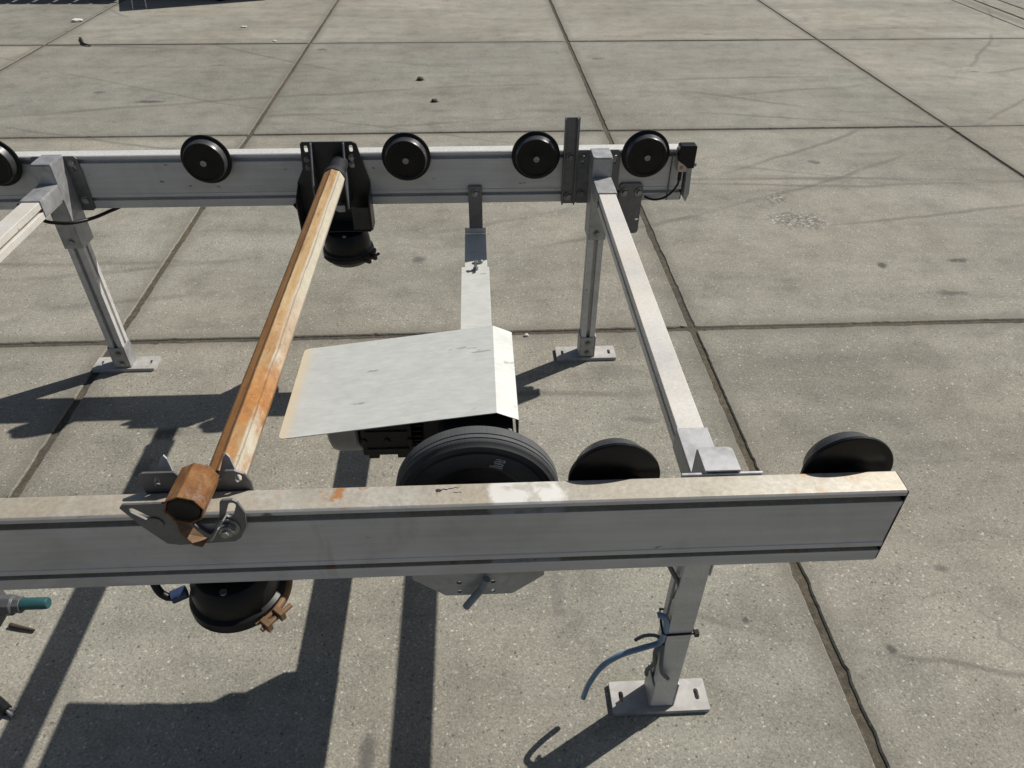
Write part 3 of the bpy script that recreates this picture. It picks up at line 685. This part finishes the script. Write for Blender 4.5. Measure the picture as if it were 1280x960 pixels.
# stub on the near beam
SX, SZ = -.3975, .7165
bm = bmesh.new(); po, pi_ = octo(.0268, 2), octo(.0242, 2)
f0 = lambda y: (lambda q: bm.verts.new((SX+q[0]-.006*(.655-y)/.1, y, SZ+q[1])))
ya, yb_ = .661, .724
a1 = [f0(ya)(q) for q in po]; b1 = [f0(yb_)(q) for q in po]; a2 = [f0(ya)(q) for q in pi_]; b2 = [f0(yb_)(q) for q in pi_]
for i in range(8):
    j = (i+1) % 8; bm.faces.new((a1[i], a1[j], b1[j], b1[i])); bm.faces.new((a2[i], b2[i], b2[j], a2[j])); bm.faces.new((a1[i], a2[i], a2[j], a1[j])); bm.faces.new((b1[i], b1[j], b2[j], b2[i]))
stub = part('tube_stub', bm, 'rust_stub', .0012, label='short rusty octagonal stub resting on the beam')
bm = bmesh.new(); lathe(bm, [(0, .668), (.016, .667), (.0210, .664), (.0222, .666), (.0222, .684), (0, .684)], 'y', 28, (SX, 0, SZ)); sub('plug', bm, 'rubber', stub, 0, 35)
# front and rear saddle plates with V cut-outs and slots
def saddle(y, th, front):
    bm = bmesh.new()
    if front:
        out = [(-.489, .707), (-.484, .713), (-.425, .714), (-.416, .706), (-.414, .690), (-.402, .672), (-.388, .652), (-.3835, .648), (-.378, .654), (-.366, .676), (-.361, .692), (-.356, .712), (-.351, .7165), (-.338, .7165), (-.333, .712), (-.327, .690), (-.331, .664), (-.343, .640), (-.353, .632), (-.430, .628), (-.447, .632), (-.470, .668)]
        holes = [slot(-.462, .690, .042, .0095, R(-45)), slot(-.3445, .697, .030, .010, R(68))]
    else:
        out = [(-.480, .60), (-.480, .715), (-.474, .719), (-.430, .719), (-.422, .704), (-.402, .692), (-.387, .692), (-.368, .704), (-.361, .719), (-.348, .719), (-.336, .712), (-.330, .696), (-.330, .60)]
        holes = [slot(-.458, .702, .018, .007, R(80)), slot(-.3455, .704, .016, .0085, R(75))]
    plate(bm, out, holes, XZ(y), th)
    o = part('saddle_plate', bm, 'galv_dark', .0006, label='slotted bracket plate with a V cut-out' if front else None)  # shade on the rear plate is put into the dark steel colour
    return o
fp = saddle(YN-.0085, .004, True); rp = saddle(YN+WB+.0006, .004, False)
bm = bmesh.new(); lathe(bm, [(0, 0), (.0165, 0), (.0165, -.0025), (.007, -.0025), (0, -.0025)], 'y', 28, (-.3560, YN-.0086, .6640)); lathe(bm, [(0, -.0026), (.0115, -.0026), (.0115, -.010), (.0105, -.0115), (.0055, -.0115), (.0055, -.017), (0, -.017)], 'y', 6, (-.3560, YN-.0086, .6640))
sub('clamp_bolt', bm, 'bolt', fp, .0006)
bm = bmesh.new(); lathe(bm, [(0, 0), (.012, 0), (.012, -.002), (0, -.002)], 'y', 24, (-.451, YN-.0086, .676)); sub('washer', bm, 'galv_dark', fp)
def flap(pts, th, n):   # bent tab: quad strip given as pairs of points
    bm = bmesh.new(); nn = Vector(n)*th; A = [[bm.verts.new(Vector(p)) for p in pr] for pr in pts]; B = [[bm.verts.new(Vector(p)+nn) for p in pr] for pr in pts]
    for i in range(len(pts)-1):
        bm.faces.new((A[i][0], A[i][1], A[i+1][1], A[i+1][0])); bm.faces.new((B[i][0], B[i+1][0], B[i+1][1], B[i][1]))
        for k_ in (0, 1): bm.faces.new((A[i][k_], A[i+1][k_], B[i+1][k_], B[i][k_]))
    for i in (0, -1): bm.faces.new((A[i][0], A[i][1], B[i][1], B[i][0]))
    return bm
y_ = YN-.009
sub('bent_tab', flap([((-.424, y_+.004, .690), (-.418, y_, .686)), ((-.412, y_-.016, .672), (-.400, y_-.004, .670)), ((-.398, y_-.022, .655), (-.388, y_-.006, .651)), ((-.388, y_-.020, .648), (-.384, y_-.004, .648))], .0025, (-.6, 0, -.8)), 'rust_ring', fp, .0006)
sub('bent_tab', flap([((-.352, y_+.002, .690), (-.358, y_-.001, .680)), ((-.362, y_-.018, .680), (-.369, y_-.006, .672)), ((-.372, y_-.020, .664), (-.376, y_-.006, .658)), ((-.380, y_-.014, .652), (-.381, y_-.003, .650))], .0025, (.6, 0, -.8)), 'galv', fp, .0006)
for x_, tip in ((-.448, -.446), (-.362, -.360)):   # pointed gussets behind the rear plate
    bm = bmesh.new(); yb2 = YN+WB+.0047
    a = [(x_-.016, .695), (x_+.016, .695), (tip+.004, .730), (tip, .735), (tip-.005, .730)]
    prism(bm, a, lambda u, v: (u, yb2+(v-.695)*.35, v), lambda u, v: (u, yb2+.003+(v-.695)*.35, v)); sub('gusset', bm, 'galv', rp, .0006)
# bracket at the far beam: black plate, inner channel, flared lower box
bm = bmesh.new()
plate(bm, [(-.483, .716), (-.345, .716), (-.334, .711), (-.318, .640), (-.308, .600), (-.308, .480), (-.316, .472), (-.498, .472), (-.512, .480), (-.514, .600), (-.492, .640), (-.488, .711)],
      [slot(-.4735, .697, .020, .010, R(90)), slot(-.350, .697, .020, .010, R(90))], XZ(YF-.0065), .006)
o = part('tube_bracket', bm, 'blackpaint', .001, label='large black bracket holding the far end of the rusty tube')
bm = bmesh.new(); yc = YF-.0067
for x_ in (-.459, -.370):
    prism(bm, [(yc, .7155), (yc-.014, .7155), (yc-.062, .62), (yc-.062, .545), (yc, .545)], lambda a, b: (x_, a, b), lambda a, b: (x_+.004, a, b))
sub('channel', bm, 'galv_dark', o, .0008)
bm = bmesh.new()
for x_ in (-.513, -.311): prism(bm, [(yc, .600), (yc-.055, .575), (yc-.062, .565), (yc-.062, .482), (yc-.052, .474), (yc, .474)], lambda a, b: (x_, a, b), lambda a, b: (x_+.004, a, b))
box(bm, -.5085, -.3115, yc-.062, yc-.0005, .4745, .4785)
box(bm, -.362, -.3115, yc-.0585, yc-.0550, .479, .548)
sub('lower_box', bm, 'blackpaint', o, .002)
for x_, z_ in ((-.351, .672), (-.351, .652), (-.4745, .668), (-.4745, .645)): bolt(o, (x_, YF-.0065, z_), '-y', .75)
bm = bmesh.new(); box(bm, -.405, -.378, yc-.060, yc-.0585, .540, .556); box(bm, -.40, -.38, yc-.058, yc-.003, .536, .5398); sub('bright_clip', bm, 'galv', o)
# air actuators (black pots with clamp ring) below each end of the tube
def actuator(cx, cy, zt_, r, ringmat, flip, lab, hs):
    bm = bmesh.new()
    h = hs
    lathe(bm, [(0, zt_), (r*.58, zt_), (r*.74, zt_-.006*h), (r*.86, zt_-.022*h), (r*.91, zt_-.055*h), (r*.91, zt_-.070*h), (r*1.0, zt_-.076*h), (r*1.02, zt_-.084*h), (r*1.02, zt_-.098*h), (r*.97, zt_-.104*h),
               (r*.90, zt_-.108*h), (r*.78, zt_-.124*h), (r*.55, zt_-.136*h), (r*.25, zt_-.142*h), (0, zt_-.142*h)], 'z', 64, (cx, cy, 0))
    o = part('air_actuator', bm, 'plastic', 0, 30, lab)
    zr = zt_-.091*hs; rr = r*1.035; d = -1 if flip else 1
    bm = bmesh.new()
    angs = [R(-58+i*6) for i in range(23)] if not flip else [R(-150+i*8) for i in range(20)]
    pts = [(cx+rr*math.cos(a), cy+rr*math.sin(a), zr) for a in angs]
    tube(bm, pts, lambda t: .0075*(.35+.65*min(1, 4*t, 4*(1-t)+.6)), 8, True, 1)
    cl = sub('clamp_ring', bm, ringmat, o, 0, 50)
    a = R(-40) if not flip else R(-35); px, py = cx+(rr+.006)*math.cos(a), cy+(rr+.006)*math.sin(a); tx, ty = -math.sin(a), math.cos(a)
    bm = bmesh.new()
    for s in (-.014, .012):
        v = box(bm, -.005, .005, -.010, .010, -.009, .009)
        bmesh.ops.rotate(bm, verts=v, cent=(0, 0, 0), matrix=Matrix.Rotation(a+R(90), 3, 'Z')); bmesh.ops.translate(bm, verts=v, vec=(px+tx*s+.004*math.cos(a), py+ty*s+.004*math.sin(a), zr))
    tube(bm, [(px-tx*.026+.006*math.cos(a), py-ty*.026+.006*math.sin(a), zr), (px+tx*.034+.006*math.cos(a), py+ty*.034+.006*math.sin(a), zr)], .0045, 8, True, 1)
    sub('clamp_screw', bm, ringmat, o, .001)
    bm = bmesh.new(); lathe(bm, [(0, 0), (.006, 0), (.006, .003), (.0025, .003), (0, .0025)], 'z', 16, (cx+.002, cy-r*.66, zt_-.0035)); sub('screw', bm, 'bolt', o)
    return o
ACN = actuator(-.419, .762, .473, .0775, 'rust_ring', False, 'black air actuator with a rust-stained clamp screw under the beam', .74)
ACF = actuator(-.392, 1.975, .4695, .074, 'rust_dark', True, 'black air actuator below the black bracket', .80)
bm = bmesh.new(); box(bm, -.470, -.340, YN+WB+.0050, .80, .4735, .4775); box(bm, -.478, -.322, YN+WB+.0048, YN+WB+.0088, .4735, .66); part('actuator_bracket', bm, 'blackpaint', .001)
bm = bmesh.new(); box(bm, -.46, -.33, 1.95, 2.0, .4685, .4740); part('actuator_bracket', bm, 'blackpaint', .001)
bm = bmesh.new(); tube(bm, [(-.490, .738, .440), (-.512, .728, .438)], .011, 12, True, 1); sub('hose_fitting', bm, 'fitting_blue', ACN, .001, 40)
bm = bmesh.new(); tube(bm, [(-.510, .729, .438), (-.519, .728, .442), (-.530, .732, .455), (-.54, .745, .49)], .0065, 10); sub('air_hose', bm, 'plastic', ACN, 0, 60)
bm = bmesh.new(); tube(bm, [(-.462, 1.95, .44), (-.487, 1.965, .46), (-.510, 1.992, .500), (-.535, 2.0, .535)], .0045, 8); sub('air_hose', bm, 'plastic', ACF, 0, 60)
# black cable looped under the left far bracket
bm = bmesh.new(); tube(bm, [(-1.30, 1.985, .552), (-1.26, 1.955, .548), (-1.20, 1.905, .542), (-1.165, 1.893, .540), (-1.125, 1.905, .533), (-1.09, 1.95, .525), (-1.065, 2.00, .5215), (-1.045, 2.035, .5215), (-1.02, 2.06, .54)], .0050, 10); part('cable', bm, 'plastic', 0, 60)
# valve with teal cap, reaching in from the left
bm = bmesh.new(); box(bm, -.905, -.8085, .728, .774, .372, .426); box(bm, -.875, -.85, .735, .7285+.012, .4242, .53)
o = part('air_valve', bm, 'fitting', .004)
bm = bmesh.new(); lathe(bm, [(0, -.8083), (.0175, -.8083), (.0175, -.786), (.0140, -.784), (.0140, -.772), (0, -.772)], 'x', 8, (0, .751, .402)); sub('valve_nut', bm, 'fitting', o, .001, 30)
bm = bmesh.new(); lathe(bm, [(0, -.7718), (.0100, -.7718), (.0100, -.732), (.0086, -.729), (0, -.729)], 'x', 12, (0, .751, .404)); sub('valve_cap', bm, 'teal', o, .0006, 30)
# hoses and cable tie on the near leg
lx = RX-.0225; ly = .7545-.0225
bm = bmesh.new(); tube(bm, [(lx-.002, .752, .520), (lx-.010, .752, .470), (lx-.026, .748, .47), (lx-.014, .744, .440), (lx+.003, .738, .405), (lx+.001, .748, .36)], .0042, 8); part('air_hose', bm, 'hose_grey', 0, 60)
bm = bmesh.new(); tube(bm, [(lx-.024, .738, .322), (lx-.020, .738, .322), (lx-.008, .737, .312), (lx-.004, .735, .285), (lx-.005, .737, .260)], .0058, 10); tube(bm, [(lx-.005, .737, .260), (lx-.010, .737, .236), (lx-.040, .736, .222), (lx-.080, .733, .206), (lx-.112, .731, .172), (lx-.132, .730, .115), (lx-.140, .730, .062)], .0054, 10)
part('air_hose', bm, 'hose_blue', 0, 60, 'blue air hose with a loose curved end')
bm = bmesh.new(); tube(bm, [(lx-.004, .737, .246), (lx-.018, .746, .246), (lx-.036, .752, .236), (lx-.050, .754, .220)], .0034, 8); part('air_hose', bm, 'hose_grey', 0, 60)
bm = bmesh.new(); tube(bm, [(lx-.004, .738, .235), (lx-.012, .741, .200), (lx-.008, .742, .160), (lx-.016, .75, .12), (lx-.012, .758, .09)], .0042, 8); part('air_hose', bm, 'hose_grey', 0, 60)
bm = bmesh.new(); tube(bm, [(lx-.003, .735, .235), (lx-.002, .727, .190), (lx+.004, .724, .155), (lx+.018, .724, .132)], .0042, 8); part('air_hose', bm, 'hose_grey', 0, 60)
bm = bmesh.new(); r_ = .0016; q = lx+.045
tube(bm, [(lx-.012, .745, .288), (lx-.010, .731, .276), (lx-.001, ly-.0018, .270), (q+.003, ly-.0018, .272), (q+.0035, .777, .275), (lx-.006, .7788, .28), (lx-.012, .745, .288)], .0022, 6, True, 1)
v = box(bm, q+.003, q+.011, ly-.006, ly+.004, .267, .277); part('cable_tie', bm, 'plastic')

# ------------------------------------------------------------------ loose things on the paving
def tag(o, label, cat, group=None):
    o['label'] = label; o['category'] = cat
    if group: o['group'] = group
    return o
def lump(name, pos, s, mat, seed, label, cat, group=None):
    rnd = random.Random(seed); bm = bmesh.new(); bmesh.ops.create_icosphere(bm, subdivisions=2, radius=1)
    for v in bm.verts: v.co *= rnd.uniform(.75, 1.1)
    for v in bm.verts: v.co = Vector((v.co.x*s[0], v.co.y*s[1], max(-.002, v.co.z*s[2]+s[2]*.6)))
    return tag(link(name, finish(bm, name), mat, None, (pos[0], pos[1], .0015)), label, cat, group)
lump('stone', (-.372, 5.105), (.024, .022, .012), 'stone', 1, 'small dark stone on the slab beyond the rusty tube', 'stone')
lump('stone', (-.258, 4.647), (.022, .020, .010), 'stone', 2, 'flat dark stone on the slab behind the flanged wheels', 'stone')
lump('paper_scrap', (-3.337, 6.853), (.05, .03, .014), 'scrap', 3, 'white scrap lying by a joint near the cart shadow', 'scrap')
lump('paper_scrap', (-1.90, 6.62), (.026, .014, .006), 'scrap', 4, 'larger white crumb on the far slab close to the carts', 'scrap')
lump('paper_scrap', (-1.55, 6.15), (.016, .012, .006), 'scrap', 5, 'tiny white crumb on the slab short of the carts', 'scrap')
lump('pebble', (.155, 2.075), (.009, .007, .005), 'scrap', 6, 'white pebble lying in the joint by the far leg', 'pebble')
def twig(pts, r, label, name='twig'):
    bm = bmesh.new(); tube(bm, pts, lambda t: r*(1-.5*t), 6); return tag(link(name, finish(bm, name, 60), 'twig', None, (0, 0, 0)), label, 'twig')
twig([(-1.068, .984, .006), (-1.04, .976, .0065), (-1.008, .968, .006)], .0058, 'short brown stick lying below the teal valve cap')
twig([(-3.07, 6.26, .006), (-3.03, 6.19, .010), (-2.97, 6.08, .010), (-2.90, 6.03, .008)], .012, 'bent dark twig crossing the joint between two far slabs')
# broken plug at the left edge
plug = bpy.data.objects.new('broken_plug', None); C.objects.link(plug); plug.location = (-.985, .785, 0)
tag(plug, 'broken black plug with a bright metal pin lying on the concrete', 'plug')
bm = bmesh.new(); tube(bm, [(-.06, .030, .016), (-.02, .012, .017), (.012, -.006, .013)], lambda t: .017-.006*t, 10, True, 4); link('plug_body', finish(bm, 'plug', 50), 'plastic', plug)
bm = bmesh.new(); tube(bm, [(.010, -.005, .012), (.026, -.014, .006)], .0035, 8, True, 1); tube(bm, [(.008, .001, .014), (.026, -.004, .008)], .003, 8, True, 1); link('pin', finish(bm, 'pin', 50), 'bolt', plug)
bm = bmesh.new(); box(bm, -.03, -.008, .010, .022, .0325, .037); link('clip', finish(bm, 'clip'), 'galv', plug)

# ------------------------------------------------------------------ carts standing beyond the slabs in view
def cart(loc, rz, L, W, H, slats, label, wheels):
    e = bpy.data.objects.new('flat_cart', None); C.objects.link(e); e.location = (*loc, 0); e.rotation_euler = (0, 0, rz); tag(e, label, 'cart')
    pitch = L/slats; bm = bmesh.new(); box(bm, 0, pitch*.80, 0, W, 0, .025); sm = finish(bm, 'slat')
    for i in range(slats):
        sl = link('slat', sm, 'timber', e, (i*pitch, 0, H-.025), (0, 0, 0), .003)
        if i > 1 and L < 1.5: sl.scale.x = 1.22
    bm = bmesh.new()
    for y in (.03, W-.07): box(bm, .0, L-pitch*.2, y, y+.04, H-.075, H-.0255)
    for x in (.22, L-.28): box(bm, x, x+.04, .0705, W-.0705, H-.070, H-.030)
    link('frame', finish(bm, 'frame'), 'frame_red', e, (0, 0, 0), (0, 0, 0), .003)
    bm = bmesh.new(); lathe(bm, [(.05, -.02), (.088, -.024), (.098, -.018), (.1, 0), (.098, .018), (.088, .024), (.05, .02), (.05, -.02)], 'y', 36); tm = finish(bm, 'tyre', 35)
    bm = bmesh.new(); lathe(bm, [(0, -.014), (.0498, -.014), (.0498, .014), (0, .014)], 'y', 28); rm = finish(bm, 'rim', 35)
    bm = bmesh.new(); box(bm, -.03, .03, -.036, -.030, -.02, H-.180); box(bm, -.03, .03, .030, .036, -.02, H-.180); box(bm, -.03, .03, -.036, .036, H-.1798, H-.1758); fm = finish(bm, 'fork')
    for x, y in wheels:
        o = link('wheel', tm, 'rubber', e, (x, y, .1)); link('rim', rm, 'bolt', o); link('fork', fm, 'frame_red', o)
    return e
cart((-2.80, 7.42), R(21), 1.25, .72, .40, 11, 'low slatted timber cart with a black wheel showing at the paving edge', ((.50, .07), (1.05, .10), (.15, .62), (1.05, .62)))
cart((-4.75, 7.71), R(-1), 1.68, .60, .30, 9, 'low slatted cart throwing a striped shadow near the white scrap', ((.15, .3), (1.45, .3), (.15, .5), (1.45, .5)))
